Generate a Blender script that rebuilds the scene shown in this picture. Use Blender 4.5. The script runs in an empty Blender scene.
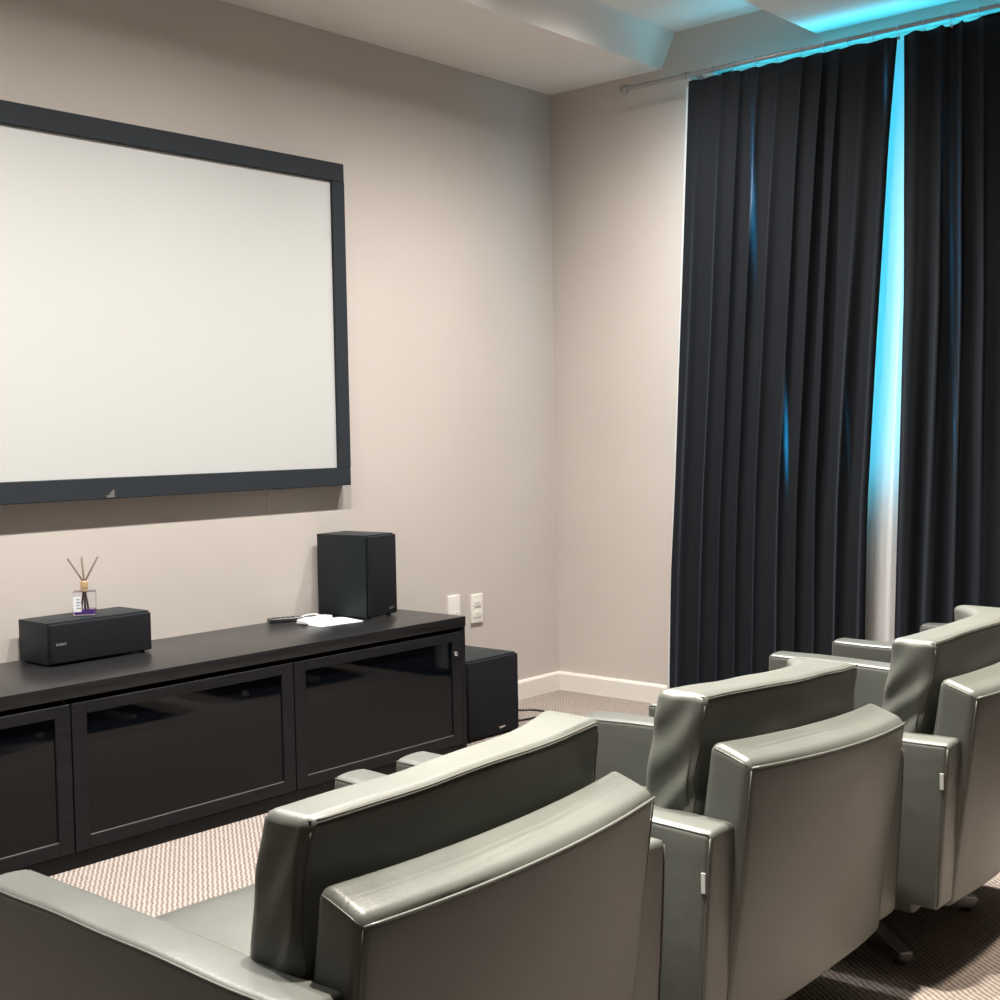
import bpy, bmesh, math, random
from mathutils import Vector, Matrix, noise
random.seed(4)
S = bpy.context.scene
C = S.collection

# ------------------------------------------------------------------ camera
cam = bpy.data.cameras.new('camera'); cam_o = bpy.data.objects.new('camera', cam); C.objects.link(cam_o)
R_ = Vector((0.65480809, -0.75558353, -0.01788525)); U_ = Vector((0.05118786, 0.02072607, 0.99847395)); F_ = Vector((0.75405979, 0.65472433, -0.05224831))
M_ = Matrix((R_, U_, -F_)).transposed().to_4x4(); M_.translation = Vector((-4.72385770, -3.75987202, 1.19284155))
cam_o.matrix_world = M_
cam.sensor_width = 36; cam.lens = 1319.29 * 36 / 1000; cam.clip_start = .02; cam.clip_end = 200
S.camera = cam_o

# ------------------------------------------------------------------ world, light, exposure
W = bpy.data.worlds.new('daylight'); S.world = W; W.use_nodes = True
bg = W.node_tree.nodes['Background']; bg.inputs[0].default_value = (.05, .56, .78, 1); bg.inputs[1].default_value = 5.6
S.view_settings.view_transform = 'Standard'; S.view_settings.look = 'None'
S.view_settings.exposure = 0.78; S.view_settings.gamma = 1; S.view_settings.use_curve_mapping = False

LIGHTS_FRONT = [(-.68, 135), (-1.28, 112), (-2.13, 145), (-2.98, 170), (-3.83, 195)]
FILL_AIMED = [(-.75, 270), (-1.70, 270), (-2.54, 300), (-3.38, 330)]     # added fill, tilted at the armchairs to brighten their tops
LIGHTS_BACK = [(-.75, 460), (-1.70, 520), (-2.50, 550), (-3.32, 640)]
def spot(x, y, z, watts, col, radius, ang, blend, beam):
    l = bpy.data.lights.new('downlight_lamp', 'SPOT'); l.energy = watts; l.color = col
    l.shadow_soft_size = radius; l.spot_size = math.radians(ang); l.spot_blend = blend
    l.use_nodes = True; nt = l.node_tree; em = nt.nodes['Emission']      # reflector beam: intensity falls with the cosine power of the angle
    tc = nt.nodes.new('ShaderNodeTexCoord'); sp = nt.nodes.new('ShaderNodeSeparateXYZ'); a = nt.nodes.new('ShaderNodeMath'); p = nt.nodes.new('ShaderNodeMath')
    a.operation = 'ABSOLUTE'; p.operation = 'POWER'; p.inputs[1].default_value = beam
    nt.links.new(tc.outputs['Normal'], sp.inputs[0]); nt.links.new(sp.outputs[2], a.inputs[0]); nt.links.new(a.outputs[0], p.inputs[0]); nt.links.new(p.outputs[0], em.inputs['Strength'])
    o = bpy.data.objects.new('downlight_lamp', l); C.objects.link(o); o.location = (x, y, z)
    return o
for x, w in LIGHTS_FRONT: spot(x, -.95, 2.815, w, (1, .96, .915), .022, 178, .05, 3.8)
for x, w in FILL_AIMED:
    o = spot(x, -1.17, 2.80, w, (1, .965, .90), .03, 120, .2, 22)
    o.rotation_euler = (Vector((x, -1.17, 2.80)) - Vector((x, -2.30, .62))).to_track_quat('Z', 'Y').to_euler()
for x, w in LIGHTS_BACK: spot(x, -2.60, 2.675, w, (1, .93, .82), .03, 90, .2, 40)
LAMP_AISLE = (-1.55, -3.02, 195)
spot(LAMP_AISLE[0], LAMP_AISLE[1], 2.675, LAMP_AISLE[2], (1, .88, .74), .03, 176, .1, 16)
FILL_CURTAIN = (-.62, -1.68, 35)  # added fill lamp, brightens the sheer in the curtain gap
spot(FILL_CURTAIN[0], FILL_CURTAIN[1], 2.675, FILL_CURTAIN[2], (1, .95, .88), .03, 176, .1, 7)

# ------------------------------------------------------------------ materials
def mat(name, col, rough=.5, metal=0, spec=.5, bump=None, coat=0, sheen=0):
    m = bpy.data.materials.new(name); m.use_nodes = True; nt = m.node_tree
    b = nt.nodes['Principled BSDF']
    b.inputs['Base Color'].default_value = (*col, 1); b.inputs['Roughness'].default_value = rough
    b.inputs['Metallic'].default_value = metal; b.inputs['Specular IOR Level'].default_value = spec
    b.inputs['Coat Weight'].default_value = coat; b.inputs['Sheen Weight'].default_value = sheen
    if bump:
        sc, st, dist = bump
        tc = nt.nodes.new('ShaderNodeTexCoord'); n = nt.nodes.new('ShaderNodeTexNoise'); bp = nt.nodes.new('ShaderNodeBump')
        n.inputs['Scale'].default_value = sc; n.inputs['Detail'].default_value = 5
        nt.links.new(tc.outputs['Object'], n.inputs['Vector']); nt.links.new(n.outputs['Fac'], bp.inputs['Height'])
        bp.inputs['Strength'].default_value = st; bp.inputs['Distance'].default_value = dist
        nt.links.new(bp.outputs['Normal'], b.inputs['Normal'])
    return m
def vary(m, c1, c2, scale, detail=4, lo=.35, hi=.65, stretch=None):
    nt = m.node_tree; b = nt.nodes['Principled BSDF']
    tc = nt.nodes.new('ShaderNodeTexCoord'); mp = nt.nodes.new('ShaderNodeMapping'); n = nt.nodes.new('ShaderNodeTexNoise'); r = nt.nodes.new('ShaderNodeValToRGB')
    if stretch: mp.inputs['Scale'].default_value = stretch
    n.inputs['Scale'].default_value = scale; n.inputs['Detail'].default_value = detail
    r.color_ramp.elements[0].position = lo; r.color_ramp.elements[1].position = hi
    r.color_ramp.elements[0].color = (*c1, 1); r.color_ramp.elements[1].color = (*c2, 1)
    nt.links.new(tc.outputs['Object'], mp.inputs[0]); nt.links.new(mp.outputs[0], n.inputs['Vector']); nt.links.new(n.outputs['Fac'], r.inputs[0]); nt.links.new(r.outputs[0], b.inputs['Base Color'])
    return m

M_wall = vary(mat('taupe_wall_paint', (.44, .385, .345), .85, spec=.2, bump=(90, .06, .002)), (.560, .508, .468), (.580, .526, .485), 2.2)
M_walldark = mat('low_bounce_dark_wall', (.075, .06, .05), .9, spec=.1, bump=(90, .06, .002))  # unseen rear wall made dark to keep bounce light off the chair backs
M_ceil = mat('white_ceiling_paint', (.80, .765, .73), .9, spec=.1, bump=(120, .03, .001))
M_base = mat('white_baseboard', (.80, .76, .70), .45)
M_screen = mat('screen_fabric', (.535, .54, .525), .9, spec=.05)
M_frame = mat('black_velvet_frame', (.022, .027, .033), .75, spec=.25, bump=(600, .1, .0005))
M_cab = vary(mat('black_wood_laminate', (.03, .03, .032), .5, spec=.2, bump=(60, .04, .0006)), (.009, .009, .011), (.015, .015, .017), 9, stretch=(1, 14, 14))
M_cabtop = vary(mat('black_cabinet_top', (.03, .03, .032), .30, spec=.38, bump=(60, .04, .0006)), (.010, .010, .011), (.018, .0175, .018), 9, stretch=(1, 14, 14))
M_cabgap = mat('cabinet_shadow_gap', (.006, .006, .007), .6)
M_speaker = mat('black_speaker_vinyl', (.011, .016, .019), .5, spec=.3, bump=(500, .1, .0004))
M_grill = mat('black_grille_cloth', (.010, .010, .013), .85, spec=.25, bump=(1500, .35, .0006))
M_silver = mat('silver_badge', (.75, .75, .76), .25, metal=.9)
M_chrome = mat('chrome', (.62, .62, .62), .22, metal=1)
M_rod = mat('brushed_steel_rod', (.34, .33, .33), .4, metal=.8)
M_plastic = mat('white_plastic', (.83, .80, .73), .35)
M_hole = mat('dark_hole', (.03, .03, .03), .6)
M_paper = mat('white_paper', (.85, .87, .88), .7)
M_whitegloss = mat('glossy_white_plastic', (.82, .83, .84), .25)
M_blackgloss = mat('black_plastic', (.02, .02, .02), .3)
M_cable = mat('dark_cable_rubber', (.035, .03, .03), .5)
M_reed = mat('reed_wood', (.16, .11, .085), .8)
M_cork = mat('gold_collar', (.72, .50, .28), .4, metal=.35)
M_tag = mat('woven_tag', (.42, .42, .41), .7)
M_stitch = mat('dark_seam_thread', (.045, .043, .035), .7)
M_underfabric = mat('black_underside_cloth', (.012, .012, .012), .9)
M_emit = bpy.data.materials.new('lamp_glow'); M_emit.use_nodes = True
_b = M_emit.node_tree.nodes['Principled BSDF']; _b.inputs['Emission Color'].default_value = (1, .93, .82, 1); _b.inputs['Emission Strength'].default_value = 6

def glass_mat(name, col, rough=0.0, trans=1.0, ior=1.45):
    m = mat(name, col, rough); b = m.node_tree.nodes['Principled BSDF']
    b.inputs['Transmission Weight'].default_value = trans; b.inputs['IOR'].default_value = ior
    return m
M_glass = glass_mat('clear_glass', (.96, .96, 1), .02)
M_purple = glass_mat('purple_fragrance_oil', (.22, .10, .55), .05, .6)
M_doorglass = mat('smoked_black_glass', (.003, .004, .006), .02, spec=.24)
M_winglass = glass_mat('tinted_window_glass', (.75, .97, 1.0), 0, 1.0, 1.02)

def leather():
    m = mat('charcoal_leather', (.09, .092, .08), .42, spec=.48); nt = m.node_tree; b = nt.nodes['Principled BSDF']
    tc = nt.nodes.new('ShaderNodeTexCoord'); v = nt.nodes.new('ShaderNodeTexVoronoi'); n = nt.nodes.new('ShaderNodeTexNoise')
    v.inputs['Scale'].default_value = 320; n.inputs['Scale'].default_value = 9; n.inputs['Detail'].default_value = 6
    b1 = nt.nodes.new('ShaderNodeBump'); b2 = nt.nodes.new('ShaderNodeBump')
    b1.inputs['Strength'].default_value = .18; b1.inputs['Distance'].default_value = .0006
    b2.inputs['Strength'].default_value = .30; b2.inputs['Distance'].default_value = .006
    r = nt.nodes.new('ShaderNodeValToRGB'); r.color_ramp.elements[0].color = (.068, .072, .064, 1); r.color_ramp.elements[1].color = (.086, .090, .080, 1)
    rr = nt.nodes.new('ShaderNodeMapRange'); rr.inputs['To Min'].default_value = .34; rr.inputs['To Max'].default_value = .46
    for nd in (v, n): nt.links.new(tc.outputs['Object'], nd.inputs['Vector'])
    nt.links.new(v.outputs['Distance'], b1.inputs['Height']); nt.links.new(n.outputs['Fac'], b2.inputs['Height'])
    nt.links.new(b2.outputs['Normal'], b1.inputs['Normal']); nt.links.new(b1.outputs['Normal'], b.inputs['Normal'])
    nt.links.new(n.outputs['Fac'], r.inputs[0]); nt.links.new(r.outputs[0], b.inputs['Base Color'])
    nt.links.new(n.outputs['Fac'], rr.inputs[0]); nt.links.new(rr.outputs[0], b.inputs['Roughness'])
    return m
M_leather = leather()

def carpet():
    m = mat('beige_ribbed_carpet', (.5, .42, .36), .95, spec=.05); nt = m.node_tree; b = nt.nodes['Principled BSDF']; L = nt.links.new
    def nd(t, **k):
        x = nt.nodes.new(t)
        for a, v in k.items(): setattr(x, a, v)
        return x
    def mth(op, a, b_=None, c=None):
        x = nd('ShaderNodeMath', operation=op)
        for i, q in enumerate((a, b_, c)):
            if q is None: continue
            if isinstance(q, (int, float)): x.inputs[i].default_value = q
            else: L(q, x.inputs[i])
        return x.outputs[0]
    tc = nd('ShaderNodeTexCoord'); mp = nd('ShaderNodeMapping'); mp.inputs['Rotation'].default_value = (0, 0, math.radians(-54))
    L(tc.outputs['Object'], mp.inputs[0]); sp = nd('ShaderNodeSeparateXYZ'); L(mp.outputs[0], sp.inputs[0])
    u, v = sp.outputs[0], sp.outputs[1]          # u runs along the ribs, v across them
    pu, pv = .024, .0128
    saw = mth('PINGPONG', mth('DIVIDE', u, pu), 1.0)       # zigzag wobble of each rib
    vv = mth('ADD', mth('DIVIDE', v, pv), mth('MULTIPLY', saw, .20))
    rib = mth('SINE', mth('MULTIPLY', vv, 2 * math.pi))
    lump = mth('SINE', mth('ADD', mth('MULTIPLY', mth('DIVIDE', u, pu), 2 * math.pi), mth('MULTIPLY', mth('FLOOR', vv), 2.2)))
    ns = nd('ShaderNodeTexNoise'); ns.inputs['Scale'].default_value = 260; L(tc.outputs['Object'], ns.inputs['Vector'])
    nb = nd('ShaderNodeTexNoise'); nb.inputs['Scale'].default_value = 45; L(tc.outputs['Object'], nb.inputs['Vector'])
    h = mth('ADD', mth('ADD', mth('MULTIPLY', rib, .40), mth('MULTIPLY', lump, .10)), mth('MULTIPLY', mth('SUBTRACT', ns.outputs['Fac'], .5), .5))
    h = mth('ADD', mth('ADD', h, mth('MULTIPLY', mth('SUBTRACT', nb.outputs['Fac'], .5), .5)), .5)
    r = nd('ShaderNodeValToRGB'); e = r.color_ramp.elements
    e[0].position = .08; e[0].color = (.185, .148, .127, 1); e[1].position = .8; e[1].color = (.40, .352, .318, 1)
    L(h, r.inputs[0]); L(r.outputs[0], b.inputs['Base Color'])
    bp = nd('ShaderNodeBump'); bp.inputs['Strength'].default_value = .7; bp.inputs['Distance'].default_value = .004
    L(h, bp.inputs['Height']); L(bp.outputs['Normal'], b.inputs['Normal'])
    return m
M_carpet = carpet()

def cloth_black():
    """heavy black curtain cloth; vertical light streaks are put in as hand-set translucent bands that pass daylight"""
    m = bpy.data.materials.new('black_curtain_cloth'); m.use_nodes = True; nt = m.node_tree; L = nt.links.new
    b = nt.nodes['Principled BSDF']; out = nt.nodes['Material Output']
    b.inputs['Base Color'].default_value = (.007, .009, .012, 1); b.inputs['Roughness'].default_value = .85
    b.inputs['Specular IOR Level'].default_value = .2; b.inputs['Sheen Weight'].default_value = .12; b.inputs['Sheen Roughness'].default_value = .4
    b.inputs['Sheen Tint'].default_value = (.45, .55, .75, 1)
    tr = nt.nodes.new('ShaderNodeBsdfTranslucent'); tr.inputs[0].default_value = (.75, .85, 1, 1)
    mix = nt.nodes.new('ShaderNodeMixShader'); geo = nt.nodes.new('ShaderNodeTexCoord'); sp = nt.nodes.new('ShaderNodeSeparateXYZ')
    L(geo.outputs['Object'], sp.inputs[0])
    def mth(op, a, b_=None):
        x = nt.nodes.new('ShaderNodeMath'); x.operation = op
        for i, q in enumerate((a, b_)):
            if q is None: continue
            if isinstance(q, (int, float)): x.inputs[i].default_value = q
            else: L(q, x.inputs[i])
        return x.outputs[0]
    tot = None
    for (y0, w, z0, hz, s) in STREAKS:
        a = mth('EXPONENT', mth('MULTIPLY', mth('POWER', mth('ABSOLUTE', mth('DIVIDE', mth('SUBTRACT', sp.outputs[1], y0), w)), 2), -1))
        c = mth('EXPONENT', mth('MULTIPLY', mth('POWER', mth('ABSOLUTE', mth('DIVIDE', mth('SUBTRACT', sp.outputs[2], z0), hz)), 2), -1))
        t = mth('MULTIPLY', mth('MULTIPLY', a, c), s * .8)
        tot = t if tot is None else mth('ADD', tot, t)
    L(mth('MINIMUM', tot, .8), mix.inputs[0]); L(b.outputs[0], mix.inputs[1]); L(tr.outputs[0], mix.inputs[2]); L(mix.outputs[0], out.inputs[0])
    return m
STREAKS = [(-1.105, .011, 2.10, .30, .9), (-1.24, .007, 1.12, .17, .9), (-1.245, .004, 1.2, .25, .5), (-1.655, .009, 2.42, .10, .5), (-1.895, .007, 1.75, .45, .35), (-1.925, .009, 1.75, .50, .5), (-1.905, .006, 1.15, .22, .6), (-1.87, .005, 2.2, .3, .2), (-1.50, .005, 1.15, .18, .35)]
M_curtain = cloth_black()
def sheer_mat():
    m = bpy.data.materials.new('white_sheer_voile'); m.use_nodes = True; nt = m.node_tree
    out = nt.nodes['Material Output']; b = nt.nodes['Principled BSDF']; b.inputs['Base Color'].default_value = (.84, .83, .82, 1); b.inputs['Roughness'].default_value = .8
    tr = nt.nodes.new('ShaderNodeBsdfTranslucent'); tr.inputs[0].default_value = (.42, .45, .47, 1)
    mx = nt.nodes.new('ShaderNodeMixShader'); mx.inputs[0].default_value = .35
    nt.links.new(b.outputs[0], mx.inputs[1]); nt.links.new(tr.outputs[0], mx.inputs[2]); nt.links.new(mx.outputs[0], out.inputs[0])
    return m
M_sheer = sheer_mat()

# ------------------------------------------------------------------ helpers
def obj(name, bm, m, parent=None, smooth=False, angle=None):
    me = bpy.data.meshes.new(name); bmesh.ops.recalc_face_normals(bm, faces=bm.faces[:]); bm.to_mesh(me); bm.free()
    o = bpy.data.objects.new(name, me); C.objects.link(o)
    for x in (m if isinstance(m, (list, tuple)) else [m]): me.materials.append(x)
    if parent: o.parent = parent
    if smooth:
        for p in me.polygons: p.use_smooth = True
        if angle: me.set_sharp_from_angle(angle=math.radians(angle))
    return o
def thing(name, label, cat, loc=(0, 0, 0), rz=0, group=None):
    o = bpy.data.objects.new(name, None); C.objects.link(o); o.location = loc; o.rotation_euler = (0, 0, rz); o.empty_display_size = .1
    return tag(o, label, cat, group)
def tag(o, label, cat, group=None):
    o['label'] = label; o['category'] = cat
    if group: o['group'] = group
    return o
def struct(o): o['kind'] = 'structure'; return o
def box(bm, x0, x1, y0, y1, z0, z1, bev=0, seg=2):
    r = bmesh.ops.create_cube(bm, size=1); vs = r['verts']
    for v in vs: v.co = Vector(((x0 + x1) / 2 + v.co.x * (x1 - x0), (y0 + y1) / 2 + v.co.y * (y1 - y0), (z0 + z1) / 2 + v.co.z * (z1 - z0)))
    if bev:
        es = list({e for v in vs for e in v.link_edges})
        bmesh.ops.bevel(bm, geom=es, offset=bev, segments=seg, affect='EDGES', profile=.6)
def bxo(name, b, m, parent=None, bev=0, seg=2):
    bm = bmesh.new(); box(bm, *b, bev=bev, seg=seg); return obj(name, bm, m, parent, smooth=bev > 0, angle=35 if bev else None)
def prism(bm, pts, a, b_, axis=0):
    """extrude a closed polygon (2D points in the two other axes) from a to b_ along axis"""
    def P(t, p):
        q = list(p); q.insert(axis, t); return Vector(q)
    v0 = [bm.verts.new(P(a, p)) for p in pts]; v1 = [bm.verts.new(P(b_, p)) for p in pts]
    bm.faces.new(v0); bm.faces.new(v1[::-1]); n = len(pts)
    for i in range(n): bm.faces.new((v0[i], v0[(i + 1) % n], v1[(i + 1) % n], v1[i]))
def tube(bm, pts, r, seg=10, caps=True):
    pts = [Vector(p) for p in pts]; rings = []; up = None
    for i, p in enumerate(pts):
        d = (pts[min(i + 1, len(pts) - 1)] - pts[max(i - 1, 0)]).normalized()
        if up is None: up = Vector((0, 0, 1)) if abs(d.z) < .9 else Vector((1, 0, 0))
        a = d.cross(up).normalized(); b_ = a.cross(d).normalized(); up = b_
        rr = r[i] if isinstance(r, (list, tuple)) else r
        rings.append([bm.verts.new(p + rr * (math.cos(t) * a + math.sin(t) * b_)) for t in [2 * math.pi * k / seg for k in range(seg)]])
    for A, B in zip(rings, rings[1:]):
        for k in range(seg): bm.faces.new((A[k], A[(k + 1) % seg], B[(k + 1) % seg], B[k]))
    if caps: bm.faces.new(rings[0][::-1]); bm.faces.new(rings[-1])
def lathe(bm, prof, c=(0, 0, 0), axis=2, seg=24):
    rings = []
    for (r, h) in prof:
        ring = []
        for k in range(seg):
            t = 2 * math.pi * k / seg; p = [r * math.cos(t), r * math.sin(t)]; p.insert(axis, h)
            ring.append(bm.verts.new(Vector(p) + Vector(c)))
        rings.append(ring)
    for A, B in zip(rings, rings[1:]):
        for k in range(seg): bm.faces.new((A[k], A[(k + 1) % seg], B[(k + 1) % seg], B[k]))
    bm.faces.new(rings[0][::-1]); bm.faces.new(rings[-1])
def rbox(hx, hy, hz, r, n, deform=None, k=4):
    """rounded box on a grid dense enough to deform; half sizes hx,hy,hz, corner radius r, n = interior divisions per axis"""
    bm = bmesh.new()
    def coords(h, m):
        a = [-h + r * (1 - math.tan(math.pi / 4 * (1 - i / k))) for i in range(k)]
        mid = [-h + r + (2 * h - 2 * r) * i / m for i in range(m + 1)]
        return a + mid + [-x for x in reversed(a)]
    X, Y, Z = coords(hx, n[0]), coords(hy, n[1]), coords(hz, n[2]); vm = {}
    def V(i, j, l):
        key = (i, j, l)
        if key not in vm:
            p = Vector((X[i], Y[j], Z[l]))
            q = Vector((max(-hx + r, min(hx - r, p.x)), max(-hy + r, min(hy - r, p.y)), max(-hz + r, min(hz - r, p.z))))
            d = p - q
            if d.length > 1e-9: p = q + d.normalized() * r
            if deform: p = deform(p, Vector((p.x / hx, p.y / hy, p.z / hz)))
            vm[key] = bm.verts.new(p)
        return vm[key]
    nx, ny, nz = len(X) - 1, len(Y) - 1, len(Z) - 1
    for i in range(nx):
        for j in range(ny):
            for l in (0, nz): bm.faces.new((V(i, j, l), V(i + 1, j, l), V(i + 1, j + 1, l), V(i, j + 1, l)))
    for i in range(nx):
        for l in range(nz):
            for j in (0, ny): bm.faces.new((V(i, j, l), V(i + 1, j, l), V(i + 1, j, l + 1), V(i, j, l + 1)))
    for j in range(ny):
        for l in range(nz):
            for i in (0, nx): bm.faces.new((V(i, j, l), V(i, j + 1, l), V(i, j + 1, l + 1), V(i, j, l + 1)))
    return bm
def lerp(a, b, t): return a + (b - a) * t

# ------------------------------------------------------------------ the room
XL, YB = -6.6, -6.4
HC, HS, HP = 2.84, 2.70, 2.70           # coffer ceiling, front soffit, lower ceiling
bm = bmesh.new(); box(bm, XL - .1, .1, YB - .1, .1, -.1, 0); struct(obj('floor', bm, M_carpet))
bm = bmesh.new(); box(bm, XL - .1, .12, 0, .12, 0, 3.05); struct(obj('wall_front', bm, M_wall))
bm = bmesh.new(); box(bm, XL - .12, XL, YB, 0, 0, 3.05); struct(obj('wall_left', bm, M_wall))
bm = bmesh.new(); box(bm, XL - .1, .12, YB - .12, YB, 0, 3.05); struct(obj('wall_back', bm, M_walldark))
WY0, WY1, WZ0, WZ1 = -3.1, -.86, .93, 2.645      # window opening in the right wall
bm = bmesh.new()
box(bm, 0, .16, WY1, 0, 0, 3.05); box(bm, 0, .16, YB, WY0, 0, 3.05); box(bm, 0, .16, WY0, WY1, 0, WZ0); box(bm, 0, .16, WY0, WY1, WZ1, 3.05)
struct(obj('wall_right', bm, M_wall))
bm = bmesh.new(); box(bm, XL, 0, YB, 0, HC, 3.05); struct(obj('ceiling', bm, M_ceil))
bm = bmesh.new(); prism(bm, [(0, HS), (0, HC), (-.672, HC), (-.60, HS)], XL, 0, 0); struct(obj('trim_1', bm, M_ceil))
bm = bmesh.new(); prism(bm, [(YB, HP), (YB, HC), (-1.30, HC), (-1.315, HP)], XL, 0, 0); struct(obj('trim_2', bm, M_ceil))
bm = bmesh.new(); prism(bm, [(0, 0), (-.014, 0), (-.014, .074), (-.010, .082), (0, .084)], XL, 0, 0); struct(obj('baseboard_front', bm, M_base))
bm = bmesh.new(); prism(bm, [(0, 0), (-.014, 0), (-.014, .074), (-.010, .082), (0, .084)], YB, -.014, 1); struct(obj('baseboard_right', bm, M_base))
bm = bmesh.new(); prism(bm, [(XL, 0), (XL + .014, 0), (XL + .014, .08), (XL, .084)], YB, -.014, 1); struct(obj('baseboard_left', bm, M_base))

# window with frame and panes
wr = struct(bpy.data.objects.new('window_1', None)); C.objects.link(wr); wr.location = (.08, WY1, WZ0)
def wl(x0, x1, y0, y1, z0, z1): return (x0 - .08, x1 - .08, y0 - WY1, y1 - WY1, z0 - WZ0, z1 - WZ0)
bm = bmesh.new()
for b in ((.05, .11, WY0, WY0 + .05, WZ0, WZ1), (.05, .11, WY1 - .05, WY1, WZ0, WZ1), (.05, .11, WY0, WY1, WZ0, WZ0 + .05), (.05, .11, WY0, WY1, WZ1 - .05, WZ1), (.05, .11, -2.01, -1.95, WZ0, WZ1)):
    box(bm, *wl(*b))
obj('window_frame', bm, M_plastic, wr)
for a, b in ((WY0 + .05, -2.01), (-1.95, WY1 - .05)):
    bm = bmesh.new(); box(bm, *wl(.078, .082, a, b, WZ0 + .05, WZ1 - .05)); obj('pane', bm, M_winglass, wr)

# ------------------------------------------------------------------ armchairs
HW, HB, HCU, ARM, ARMW = .308, .634, .738, .527, .083
SAG = .028
def armchair(loc, rz, dz, adz, label, seed, hornk=.055):
    """dz: slump of the back (frame left, frame right) in metres"""
    t = thing('armchair', label, 'armchair', loc, rz, 'charcoal leather armchairs in a row facing the screen')
    nz = lambda p, s, f: noise.noise(Vector((p.x * f + seed * 7.3, p.y * f, p.z * f + seed * 3.1))) * s
    bow = lambda x: -SAG * (1 - min(1, (x / HW) ** 2))
    slump = lambda x, w: lerp(dz[0], dz[1], (x / HW + 1) / 2) * w
    # back frame: reclined, gently curved shell, thicker towards the bottom
    def f(p, q):
        s = (q.z + 1) / 2; z = lerp(.160, HB, s); yr = lerp(.058, .0, s); yf = lerp(.185, .082, s ** .8)
        y = lerp(yr, yf, (q.y + 1) / 2) + bow(p.x) * lerp(.55, 1, s)
        z += slump(p.x, s) + .030 * max(0, q.z) ** 3 * max(0, (q.y + 1) / 2) ** .8
        if q.y < -.9: y += nz(Vector((p.x, 0, z)), .004, 4)
        return Vector((p.x, y, z))
    bf = obj('back_frame', rbox(HW, .04, .242, .016, (18, 8, 14), f), M_leather, t, smooth=True)


    # raised piping round the outer edge of the back
    bm = bmesh.new(); N = 24
    top = [Vector((HW * .985 * x, bow(HW * x) + .0012, HB - .007 + slump(HW * x, 1))) for x in [-1 + 2 * i / N for i in range(N + 1)]]
    tube(bm, top, .0026, 8)
    for sx in (-1, 1):
        tube(bm, [Vector((sx * HW * .992, .082 * i / 8, HB - .010 + .030 * (i / 8) ** .8 + slump(sx * HW, 1))) for i in range(1, 8)], .0014, 8)
        tube(bm, [Vector((sx * HW * .985 * lerp(1, .985, i / 10), lerp(.0, .058, i / 10) + .003, lerp(HB - .012 + slump(sx * HW, 1), .175, i / 10))) for i in range(11)], .0014, 8)
    obj('piping', bm, M_leather, bf, smooth=True)
    # back cushion: tall pillow leaning on the frame, ends swell forward
    YC = .098
    def g(p, q):
        s = (q.z + 1) / 2; z = lerp(.345, HCU, s)
        yr = YC + lerp(.030, 0, s); th = lerp(.112, .084, s)
        horn = hornk * max(0, abs(q.x) - .35) ** 1.6 / .5 * (1.0 if q.x > 0 else .10)
        puff = .014 * math.sin(math.pi * min(1, max(0, s))) * (1 - q.x ** 4)
        y0 = yr + bow(p.x) - puff * .4; y1 = yr + th + bow(p.x) * .9 + horn * s + puff
        y = lerp(y0, y1, (q.y + 1) / 2)
        z += slump(p.x, s) + .006 * math.cos(q.x * math.pi / 2) * s * max(0, q.z)
        x = p.x
        side = max(0, abs(q.x) - .8) / .2
        if side > 0:   # slanting creases on the boxed side
            c = (y - yr) * 5.5 + (z - .5) * 4.2
            x += math.copysign(1, q.x) * side * ((.003, .0085, .0095, .005)[seed - 1] * (abs(math.sin(c * 7.5 + seed * 2.1 + 1.5 * noise.noise(Vector((y * 9, z * 7, seed))))) ** 2.2 - .5) * (1 - abs(2 * s - 1) ** 4) + .010 * math.sin(math.pi * s) - .003)
            y += side * .0025 * math.sin(z * 30 + seed)
        if q.y < -.8: y -= .005 * math.sin((p.x * 9 + z * 20) + seed) * math.exp(-((abs(q.x) - 1) / .35) ** 2)
        v = Vector((x, y, z)); v.y += nz(v, .006, 7); v.z += nz(v + Vector((9, 0, 0)), .003, 8) * s
        return v
    cu = obj('back_cushion', rbox(HW, .04, .193, .016, (34, 12, 34), g), M_leather, t, smooth=True)
    bm = bmesh.new()
    def gp(qx, qy, qz): return g(Vector((HW * qx, .04 * qy, .193 * qz)), Vector((qx, qy, qz)))
    tube(bm, [gp(-.955 + 1.91 * i / 30, -.965, .972) + Vector((0, -.0010, .0010)) for i in range(31)], .0017, 6)
    for sx in (-1, 1):
        tube(bm, [gp(sx * .972, -.97, .90 - 1.82 * i / 20) + Vector((sx * .0002, -.0002, 0)) for i in range(21)], .0012, 6)
        tube(bm, [gp(sx * .972, -.90 + 1.75 * i / 12, .974) + Vector((0, 0, 0)) for i in range(13)], .0012, 6)
    obj('seam', bm, M_stitch, cu, smooth=True)
    # seat cushion
    def sfn(p, q):
        crown = .022 * (1 - q.x ** 4) * (1 - q.y ** 4) * (1 if q.z > 0 else 0)
        v = Vector((p.x, p.y + .475, p.z + .295 + crown - .012 * max(0, q.y) ** 4))
        if q.z > 0: v.z += nz(v, .009, 5) + .004 * math.sin(14 * v.x + 20 * v.y) * abs(q.x) ** 2
        return v
    obj('seat_cushion', rbox(.297, .340, .078, .022, (16, 16, 4), sfn), M_leather, t, smooth=True)
    # seat box below
    obj('seat_box', rbox(.298, .335, .045, .012, (4, 4, 2), lambda p, q: Vector((p.x, p.y + .475, p.z + .172))), M_leather, t, smooth=True)
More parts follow.
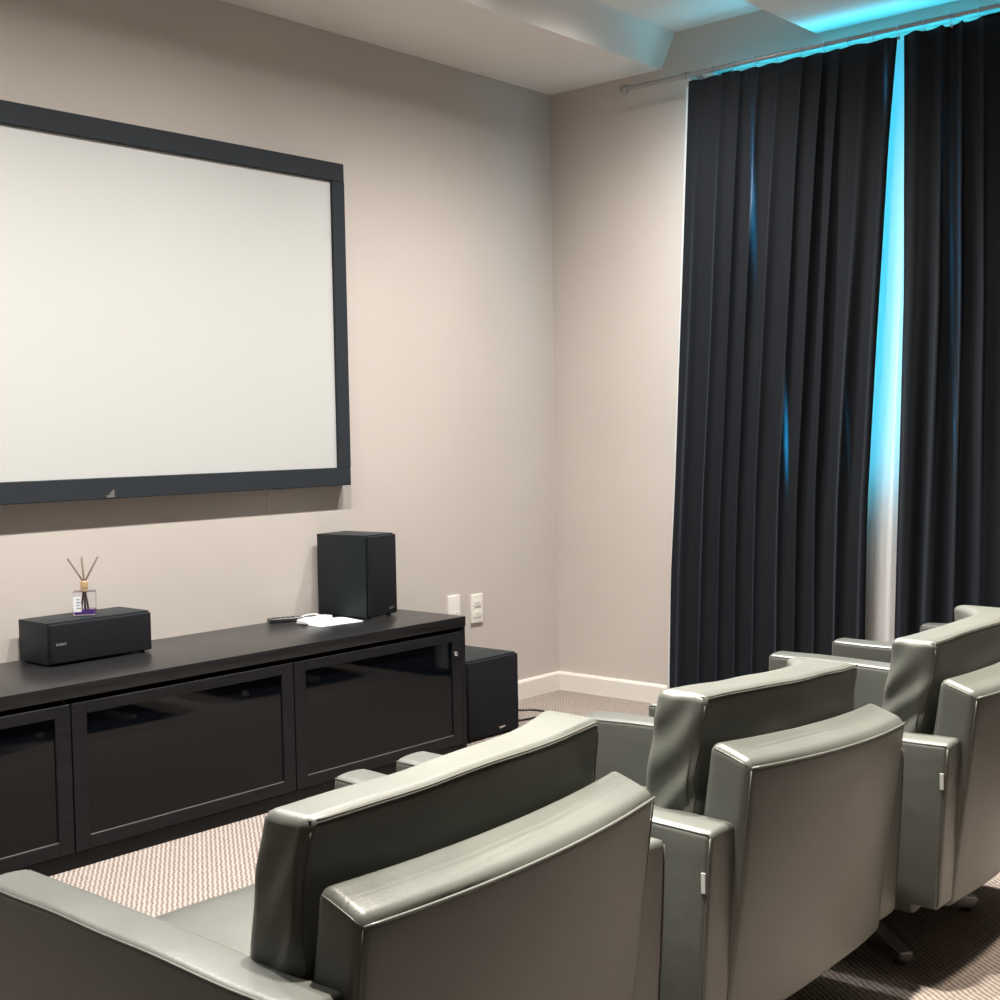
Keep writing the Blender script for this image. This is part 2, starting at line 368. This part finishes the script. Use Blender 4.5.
    # arms
    for sx in (-1, 1):
        cx = sx * (.383 - ARMW / 2)
        def h(p, q, sx=sx, cx=cx):
            s = (q.z + 1) / 2
            ar, af, al = adz[0 if sx < 0 else 1]; ty = (q.y + 1) / 2
            z = lerp(.178, lerp(ar, af, ty), s); y = lerp(.033, al, ty) + lerp(.022, 0, s) * max(0, -q.y)
            bulge = .005 * math.sin(math.pi * s) * (q.x)
            z += .004 * (1 - q.x ** 2) * (1 if q.z > .9 else 0)
            v = Vector((cx + p.x + bulge, y, z)); v.z += nz(v, .004, 6) * s
            return v
        ao = obj('arm', rbox(ARMW / 2, .398, .201, .013, (4, 22, 10), h), M_leather, t, smooth=True)
        bm = bmesh.new()
        def hp(qx, qy, qz): return h(Vector((ARMW / 2 * qx, .398 * qy, .201 * qz)), Vector((qx, qy, qz)))
        for ex in (-1, 1):
            tube(bm, [hp(ex * .90, -.985 + 1.97 * i / 24, .972) + Vector((ex * .0012, 0, .0008)) for i in range(25)], .0019, 6)
        for ex in (-1, 1):
            tube(bm, [hp(ex * .93, -.993, .95 - 1.9 * i / 12) for i in range(13)], .0017, 6)
        obj('seam', bm, M_stitch if sx > 0 else M_leather, ao, smooth=True)
        if sx < 0:
            bm = bmesh.new(); box(bm, -.386 - .002, -.386 + .001, .042, .050, .438, .472, bev=.0006, seg=1)
            tg = obj('tag', bm, M_tag, ao); tg['label'] = 'small white woven tag at the rear seam of the arm'
    # swivel base
    base = bpy.data.objects.new('swivel_base', None); C.objects.link(base); base.parent = t; base.location = (-.06, .44, 0)
    bm = bmesh.new(); lathe(bm, [(.030, .030), (.030, .075), (.022, .08), (.022, .118), (.07, .120), (.07, .128)]); obj('column', bm, M_chrome, base, smooth=True, angle=40)
    for a in (-38.5, 38.5, 141.5, 218.5):
        ang = math.radians(-90 + a); d = Vector((math.cos(ang), math.sin(ang), 0)); n_ = Vector((-d.y, d.x, 0)); bm = bmesh.new()
        secs = [(0.0, .020, .030, .062), (.20, .019, .020, .050), (.345, .017, .006, .034), (.352, .015, .008, .032)]
        rg = []
        for (rr, w, z0, z1) in secs: rg.append([bm.verts.new(d * rr + n_ * sx2 * w + Vector((0, 0, zz))) for sx2, zz in ((-1, z0), (1, z0), (1, z1), (-1, z1))])
        for A, B in zip(rg, rg[1:]):
            for k in range(4): bm.faces.new((A[k], A[(k + 1) % 4], B[(k + 1) % 4], B[k]))
        bm.faces.new(rg[0][::-1]); bm.faces.new(rg[-1])
        bmesh.ops.bevel(bm, geom=bm.edges[:], offset=.0025, segments=2, affect='EDGES')
        leg = obj('leg', bm, M_chrome, base, smooth=True, angle=35)
        bm = bmesh.new(); lathe(bm, [(.014, 0), (.014, .008)], tuple(d * .325)); obj('glide', bm, M_blackgloss, leg)
    return t
CH = [((-3.382, -2.635, 0), .006, (-.014, .004), ((.527, .530, .76), (.540, .548, .725)), 'charcoal leather armchair nearest the camera, its left arm filling the lower left corner'),
      ((-2.541, -2.663, 0), .014, (.006, -.030), ((.538, .556, .75), (.532, .508, .81)), 'charcoal leather armchair second nearest the camera, fully between two neighbours, white tag on its arm'),
      ((-1.720, -2.713, 0), .034, (-.008, -.008), ((.530, .532, .765), (.535, .552, .80)), 'charcoal leather armchair cut by the right picture edge, its star base showing on the carpet'),
      ((-.700, -2.723, 0), .029, (0, 0), ((.54, .545, .81), (.54, .505, .81)), 'charcoal leather armchair farthest away beside the black curtains, only its arms in view')]
for i, (l, rz, dz, adz, lab) in enumerate(CH): armchair(l, rz, dz, adz, lab, i + 1, (.04, .085, .10, .06)[i])

# ------------------------------------------------------------------ media cabinet
CX0, CX1, CYF, CZ = -3.64, -1.173, -.499, .516
t = thing('media_cabinet', 'long low black media cabinet with three dark glass doors under the projection screen', 'cabinet', (CX0, 0, 0))
def cb(name, x0, x1, y0, y1, z0, z1, m=M_cab, bev=.0015, parent=None): return bxo(name, (x0 - CX0, x1 - CX0, y0, y1, z0, z1), m, parent or t, bev)
cb('top_panel', CX0, CX1, CYF, -.004, .478, CZ, M_cabtop, bev=.002)
cb('side_panel', CX1 - .022, CX1, CYF + .004, -.004, 0, .478)
cb('side_panel', CX0, CX0 + .022, CYF + .004, -.004, 0, .478)
cb('back_panel', CX0 + .022, CX1 - .022, -.016, -.006, .03, .478)
cb('bottom_panel', CX0 + .022, CX1 - .022, CYF + .03, -.016, .05, .068)
cb('plinth', CX0 + .022, CX1 - .022, CYF + .006, CYF + .024, 0, .044)
DX = [CX0 + .024, -2.787, -1.992, CX1 - .024]
for i in range(3):
    a, b = DX[i] + .0025, DX[i + 1] - .0025; z0, z1 = .047, .462
    st = .046; bm = bmesh.new()
    for q in ((a, a + st, z0, z1), (b - st, b, z0, z1), (a + st, b - st, z1 - .032, z1), (a + st, b - st, z0, z0 + .038)):
        box(bm, q[0] - CX0, q[1] - CX0, CYF, CYF + .02, q[2], q[3], bev=.0008, seg=1)
    d = obj('door', bm, M_cab, t)
    cb('glass_panel', a + st, b - st, CYF + .006, CYF + .011, z0 + .038, z1 - .032, M_doorglass, 0, d)
    g = cb('glazing_bead', a + st, b - st, CYF + .002, CYF + .0065, z0 + .038, z0 + .0395, M_rod, 0, d); g['label'] = 'thin shiny bead under the glass'
    if i:
        cb('partition', DX[i] - .009, DX[i] + .009, CYF + .03, -.016, .068, .478)
    if i == 2:
        bm = bmesh.new(); lathe(bm, [(.0085, 0), (.0085, -.006), (.0065, -.008), (.003, -.0085)], (-1.233 - CX0, CYF, .385), axis=1, seg=18)
        k = obj('lock', bm, M_silver, d, smooth=True, angle=40); k['label'] = 'round silver cylinder lock'

# ------------------------------------------------------------------ speakers
def badge(parent, loc, w, h, m=M_silver):
    """small raised badge with four letter-like bars, facing -y"""
    bm = bmesh.new(); n = 5; x = -w / 2
    for i, ww in enumerate((.9, .8, .9, .7, .9)):
        cw = w / n; box(bm, loc[0] + x + cw * .08, loc[0] + x + cw * (.08 + .78 * ww), loc[1] - .0012, loc[1] + .0004, loc[2] - h / 2, loc[2] + h / 2 * (1 if i % 2 == 0 else .7)); x += cw
    return obj('badge', bm, m, parent)
def speaker(name, label, x0, x1, yf, yb, z0, z1, b_at, bw):
    t = thing(name, label, 'speaker', ((x0 + x1) / 2, (yf + yb) / 2, z0))
    w, d, h = (x1 - x0) / 2, (yb - yf) / 2, z1 - z0
    bxo('enclosure', (-w, w, -d + .016, d, .004, h), M_speaker, t, .003)
    g = bxo('grille', (-w + .002, w - .002, -d, -d + .014, .007, h - .004), M_grill, t, .007, 3)
    badge(g, (b_at[0] * w, -d, b_at[1] * h), bw, .0085)
    for sx in (-1, 1):
        for sy in (-1, 1):
            bm = bmesh.new(); lathe(bm, [(.009, 0), (.009, .0045)], (sx * (w - .02), sy * (d - .03), 0), seg=12); obj('foot', bm, M_blackgloss, t)
    return t
speaker('center_speaker', 'wide low black speaker lying on the cabinet, reed diffuser standing on it', -2.672, -2.318, -.205, -.025, CZ, CZ + .130, (-.80, .50), .036)
bs = speaker('bookshelf_speaker', 'upright black box speaker standing on the right half of the cabinet top', -1.440, -1.278, -.262, -.012, CZ, CZ + .306, (.55, .10), .030)
bs.rotation_euler.z = math.radians(7); bs.location.x -= .012
speaker('floor_speaker', 'black box speaker on the carpet between cabinet end and room corner', -1.044, -.742, -.385, -.10, 0, .313, (.30, .10), .036)
# cable loop behind the floor speaker
bm = bmesh.new(); cab = []
for (x, y, z) in [(-.735, -.16, .06), (-.70, -.15, .012), (-.62, -.13, .005), (-.52, -.14, .005), (-.445, -.20, .005), (-.44, -.27, .005), (-.50, -.31, .005), (-.60, -.30, .005), (-.70, -.27, .005), (-.80, -.20, .005)]: cab.append(Vector((x, y, z)))
def catmull(P, n=8):
    out = []
    for i in range(len(P) - 1):
        p0, p1, p2, p3 = P[max(i - 1, 0)], P[i], P[i + 1], P[min(i + 2, len(P) - 1)]
        for k in range(n):
            u = k / n; out.append(.5 * ((2 * p1) + (p2 - p0) * u + (2 * p0 - 5 * p1 + 4 * p2 - p3) * u * u + (3 * p1 - p0 - 3 * p2 + p3) * u ** 3))
    return out + [P[-1]]
cab[0] = Vector((-.742, -.16, .06)); cab[-1] = Vector((-.76, -.245, .005))
cab = cab[:-1]
tube(bm, catmull(cab), .0042, 8)
tag(obj('cable', bm, M_cable, smooth=True), 'thin dark cable looping on the carpet beside the floor speaker', 'cable')

# ------------------------------------------------------------------ reed diffuser
DXc, DYc, DZ0 = -2.492, -.105, CZ + .130
t = thing('reed_diffuser', 'square glass reed diffuser with purple oil and three dark reeds on the low speaker', 'diffuser', (DXc, DYc, DZ0), -.62)
hw = .034
bm = bmesh.new(); box(bm, -hw, hw, -hw, hw, 0, .074, bev=.004, seg=3); bo = obj('bottle', bm, M_glass, t, smooth=True, angle=40)
bm = bmesh.new(); box(bm, -hw + .004, hw - .004, -hw + .004, hw - .004, .004, .020, bev=.002); obj('fragrance_oil', bm, M_purple, t)
bm = bmesh.new(); box(bm, -hw + .002, -.008, -hw - .0012, -hw - .0002, .013, .060); lb = obj('paper_label', bm, M_paper, bo)
bm = bmesh.new()
for i, w in enumerate((.012, .016, .010, .015)): box(bm, -.022, -.022 + w * .8, -hw - .0018, -hw - .0012, .050 - i * .009, .052 - i * .009)
obj('print', bm, M_speaker, lb)
bm = bmesh.new(); lathe(bm, [(.011, .074), (.011, .084), (.0125, .085), (.0125, .103), (.010, .105)]); obj('collar', bm, M_cork, t, smooth=True, angle=40)
for (dx, dy, L) in ((-.047, .0, .176), (-.006, .01, .178), (.044, -.01, .180)):
    bm = bmesh.new(); tube(bm, [(-dx * .25, -dy * .3, .012), (dx * .05, dy * .1, .103), (dx, dy, L)], .0030, 8); obj('reed', bm, M_reed, t, smooth=True)

# ------------------------------------------------------------------ papers and remotes on the cabinet
bm = bmesh.new(); prism(bm, [(-.10, -.075), (.085, -.095), (.115, .05), (-.085, .075)], 0, .002, 2)
tag(obj('paper_sheet', bm, M_paper), 'white sheet of paper lying flat beside the upright speaker', 'paper').location = (-1.565, -.185, CZ)
t = thing('black_remote', 'small black handset lying left of the white things on the cabinet', 'remote control', (-1.668, -.075, CZ + .0025), math.radians(-20))
bxo('body', (-.065, .06, -.02, .02, 0, .018), M_blackgloss, t, .006, 3)
bm = bmesh.new()
for i in range(5):
    for j in (-1, 0, 1): lathe(bm, [(.0035, .017), (.003, .0195)], (-.045 + i * .018, j * .011, 0), seg=10)
obj('buttons', bm, M_speaker, t)
t = thing('white_remote', 'white handset resting on the paper sheet by the upright speaker', 'remote control', (-1.60, -.155, CZ + .002), math.radians(8))
bxo('body', (-.075, .075, -.022, .022, 0, .018), M_whitegloss, t, .007, 3)
bm = bmesh.new()
for i in range(4):
    for j in (-1, 1): lathe(bm, [(.004, .0175), (.0035, .0195)], (-.035 + i * .02, j * .009, 0), seg=10)
obj('buttons', bm, M_plastic, t)
bm = bmesh.new(); loop = [Vector((.055 * math.cos(a) * (1 + .12 * math.sin(3 * a)), .033 * math.sin(a), .005 + .003 * math.sin(2 * a) + .004 * i / 40)) for i in range(41) for a in [i * 2 * math.pi / 20]]
tube(bm, loop, .0032, 8)
o = obj('charging_cord', bm, M_whitegloss, smooth=True); o.location = (-1.56, -.085, CZ + .0025); o.rotation_euler = (0, 0, .3)
tag(o, 'coiled white cord behind the white handset on the cabinet', 'cord')

# ------------------------------------------------------------------ projection screen
SX1, SX0, SZ0, SZ1 = -1.309, -3.330, .998, 2.203
t = thing('projection_screen', 'large white fixed projection screen in a black frame on the front wall', 'projection screen', ((SX0 + SX1) / 2, 0, SZ0))
cx = (SX0 + SX1) / 2; hwx = (SX1 - SX0) / 2; H = SZ1 - SZ0; fw = .060
fw_b = .068
bm = bmesh.new()
box(bm, -hwx, hwx, -.048, -.004, 0, fw_b, bev=.002, seg=1); box(bm, -hwx, hwx, -.048, -.004, H - fw_b, H, bev=.002, seg=1)
box(bm, -hwx, -hwx + fw, -.0478, -.004, fw_b, H - fw_b); box(bm, hwx - fw, hwx, -.0478, -.004, fw_b, H - fw_b)
fr = obj('frame', bm, M_frame, t)
bxo('screen_surface', (-hwx + fw - .002, hwx - fw + .002, -.036, -.030, fw_b - .002, H - fw_b + .002), M_screen, t)
bm = bmesh.new(); lx = -2.35 - cx
prism(bm, [(lx - .017, .004), (lx + .012, .004), (lx + .012, .028), (lx + .004, .028), (lx + .003, .022), (lx - .004, .020), (lx - .006, .014), (lx - .017, .013)], -.0496, -.0478, 1)
o = obj('badge', bm, M_silver, fr); o['label'] = 'tiny silver emblem on the lower rail'
bm = bmesh.new(); tube(bm, [(-1.677, -.004, .992), (-1.676, -.006, .95), (-1.672, -.004, .905)], .0016, 6)
tag(obj('pull_cord', bm, M_plastic, smooth=True), 'short thin pale cord hanging below the screen frame', 'cord')

# ------------------------------------------------------------------ wall sockets
def socket(xc, zc, label, kind):
    t = thing('wall_socket', label, 'wall socket', (xc, 0, zc), 0, 'wall sockets right of the cabinet')
    p = bxo('plate', (-.037, .037, -.009, 0, -.061, .061), M_plastic, t, .003, 3)
    for dz in ((.022, -.024) if kind else (-.018,)):
        bxo('outlet', (-.022, .022, -.0115, -.009, dz - .014, dz + .014), M_plastic, t, .002)
        bm = bmesh.new()
        for dx in (-.009, 0, .009): lathe(bm, [(.0024, -.0118), (.0024, -.0112)], (dx, 0, dz + (.003 if dx else -.004)), axis=1, seg=10)
        obj('contact_hole', bm, M_hole, t)
socket(-.706, .447, 'white wall socket partly hidden behind the right end of the cabinet', 0)
socket(-.563, .438, 'white wall socket with two outlets, fully visible above the floor speaker', 1)

# ------------------------------------------------------------------ curtains
RX, RZ = -.12, 2.615
def curtain(yl, yr, z0, z1, amp, folds, ph, seed, x0=RX - .006, nu=260, nv=40, m=M_curtain):
    """yl, yr: functions of height; folds: number of pleats"""
    bm = bmesh.new(); G = []
    for j in range(nv + 1):
        v = j / nv; z = lerp(z1, z0, v); row = []; a, b = yl(z), yr(z)
        for i in range(nu + 1):
            u = i / nu
            w = u + .018 * noise.noise(Vector((u * 7, v * .9, seed))) + .010 * math.sin(u * 17 + seed)
            A = amp * (.45 + .55 * min(1, v * 3)) * (.75 + .5 * noise.noise(Vector((u * 5 + 3, v * 1.2, seed + 5))))
            s = math.sin(2 * math.pi * folds * w + ph + .5 * noise.noise(Vector((u * 3, v * 1.6, seed + 9))))
            x = x0 + A * (s + .28 * math.sin(4 * math.pi * folds * w + 1.1 + 1.4 * v)) + .006 * noise.noise(Vector((u * 12, v * 4, seed)))
            y = lerp(a, b, u) + .010 * math.cos(2 * math.pi * folds * w + ph) * min(1, 8 * u) * min(1, 8 * (1 - u))
            row.append(bm.verts.new((x, y, z + (.004 * math.sin(2 * math.pi * folds * w) if j == 0 else 0))))
        G.append(row)
    for j in range(nv):
        for i in range(nu): bm.faces.new((G[j][i], G[j][i + 1], G[j + 1][i + 1], G[j + 1][i]))
    return bm
def interp(tab):
    def f(z):
        for (z0, y0), (z1, y1) in zip(tab, tab[1:]):
            if z >= z1: return lerp(y0, y1, min(1, max(0, (z0 - z) / (z0 - z1))))
        return tab[-1][1]
    return f
def solid(o, th):
    md = o.modifiers.new('thickness', 'SOLIDIFY'); md.thickness = th; md.offset = 0
curL = thing('blackout_curtain', 'black blackout curtain left of the bright gap, hanging next to the bare wall', 'curtain', (RX, -1.2, 0), 0, 'black blackout curtains on the steel rod')
o = obj('cloth', curtain(interp([(2.585, -.812), (1.9, -.775), (1.2, -.735), (.6, -.70), (.05, -.684)]), interp([(2.585, -1.700), (2.2, -1.665), (1.64, -1.627), (.91, -1.580), (.38, -1.568), (.05, -1.565)]), .03, 2.585, .015, 10, .4, 1.0), M_curtain, curL, smooth=True); solid(o, .002)
o.location = (-RX, 1.2, 0)
curR = thing('blackout_curtain', 'black blackout curtain right of the bright gap, running out of the picture', 'curtain', (RX, -2.4, 0), 0, 'black blackout curtains on the steel rod')
o = obj('cloth', curtain(interp([(2.585, -1.722), (1.64, -1.716), (.40, -1.675), (.05, -1.67)]), lambda z: -3.05, .03, 2.585, .015, 14, 2.0, 4.0, nu=340), M_curtain, curR, smooth=True); solid(o, .002)
o.location = (-RX, 2.4, 0)
o = obj('sheer_curtain', curtain(interp([(2.575, -.778), (.05, -.645)]), lambda z: -3.15, .04, 2.575, .007, 26, .8, 8.0, x0=-.085, nu=420, nv=24), M_sheer, smooth=True)
tag(o, 'white sheer curtain glowing cyan in the gap between the black curtains', 'curtain')
# rod, finial, rings, brackets
t = thing('curtain_rod', 'brushed steel curtain rod with round finial below the ceiling', 'curtain rod', (RX, -.52, RZ))
bm = bmesh.new(); tube(bm, [(0, 0, 0), (0, -2.68, 0)], .010, 16); obj('pole', bm, M_rod, t, smooth=True, angle=40)
bm = bmesh.new(); lathe(bm, [(.006, -.032), (.013, -.012), (.012, -.002), (.012, .004), (.008, .008), (.018, .014), (.021, .024), (.018, .036), (.006, .041)], axis=1, seg=20); obj('finial', bm, M_rod, t, smooth=True)
for y in (-.27, -2.62):
    bm = bmesh.new()
    tube(bm, [(0, y, .002), (.055, y, .004), (.118, y, .004)], .006, 10); lathe(bm, [(.022, .114), (.022, .12)], (0, y, .004), axis=0, seg=16)
    lathe(bm, [(.0135, y - .012), (.0135, y + .012)], axis=1, seg=16)
    obj('bracket', bm, M_rod, t, smooth=True, angle=40)
def ring_bm():
    bm = bmesh.new(); seg = 20; pts = [Vector((.015 * math.cos(a), 0, .015 * math.sin(a) - .003)) for a in [2 * math.pi * k / seg for k in range(seg + 1)]]
    tube(bm, pts, .0018, 6); tube(bm, [(0, 0, -.018), (0, 0, -.033)], .0018, 6); box(bm, -.003, .003, -.004, .004, -.042, -.030)
    return bm
rt = thing('curtain_ring', 'small steel curtain ring on the rod, first counting from the round finial', 'curtain ring', (RX, -.83, RZ), 0, 'curtain rings on the steel rod')
ro = obj('ring', ring_bm(), M_chrome, rt, smooth=True)
ORD = ['first', 'second', 'third', 'fourth', 'fifth', 'sixth', 'seventh', 'eighth', 'ninth', 'tenth', 'eleventh', 'twelfth', 'thirteenth', 'fourteenth']
yy = [-.83 - .097 * i for i in range(1, 14)]
for k, y in enumerate(yy):
    c = rt.copy(); c['label'] = 'small steel curtain ring on the rod, %s counting from the round finial' % ORD[k + 1]; C.objects.link(c); c.location = (RX, y, RZ); d = ro.copy(); C.objects.link(d); d.parent = c

# recessed fixtures, those of the added fill lamps included
def lamp(x, y, z, label, grp):
    t = thing('recessed_downlight', label, 'ceiling light', (x, y, z), 0, grp)
    bm = bmesh.new(); lathe(bm, [(.045, 0), (.052, 0), (.052, -.004), (.045, -.005)]); 
    obj('trim_ring', bm, M_plastic, t)
    bm = bmesh.new(); lathe(bm, [(.044, -.001), (.044, -.0035)]); obj('lens', bm, M_emit, t)
for k, (x, w) in enumerate(LIGHTS_FRONT): lamp(x, -.95, HC, 'small round recessed downlight in the raised ceiling strip, %s from the window wall' % ORD[k], 'downlights in the raised ceiling strip')
for k, (x, w) in enumerate(FILL_AIMED): lamp(x, -1.17, HC, 'small round added fill lamp tilted towards the armchairs, %s from the window wall' % ORD[k], 'added fill lamps tilted towards the armchairs')
for k, (x, w) in enumerate(LIGHTS_BACK): lamp(x, -2.60, HP, 'small round recessed downlight over the armchair backs, %s from the window wall' % ORD[k], 'downlights over the armchair backs')
lamp(LAMP_AISLE[0], LAMP_AISLE[1], HP, 'small round recessed downlight over the aisle behind the armchairs', None)
lamp(FILL_CURTAIN[0], FILL_CURTAIN[1], HP, 'small round added fill downlight close to the black curtains', None)
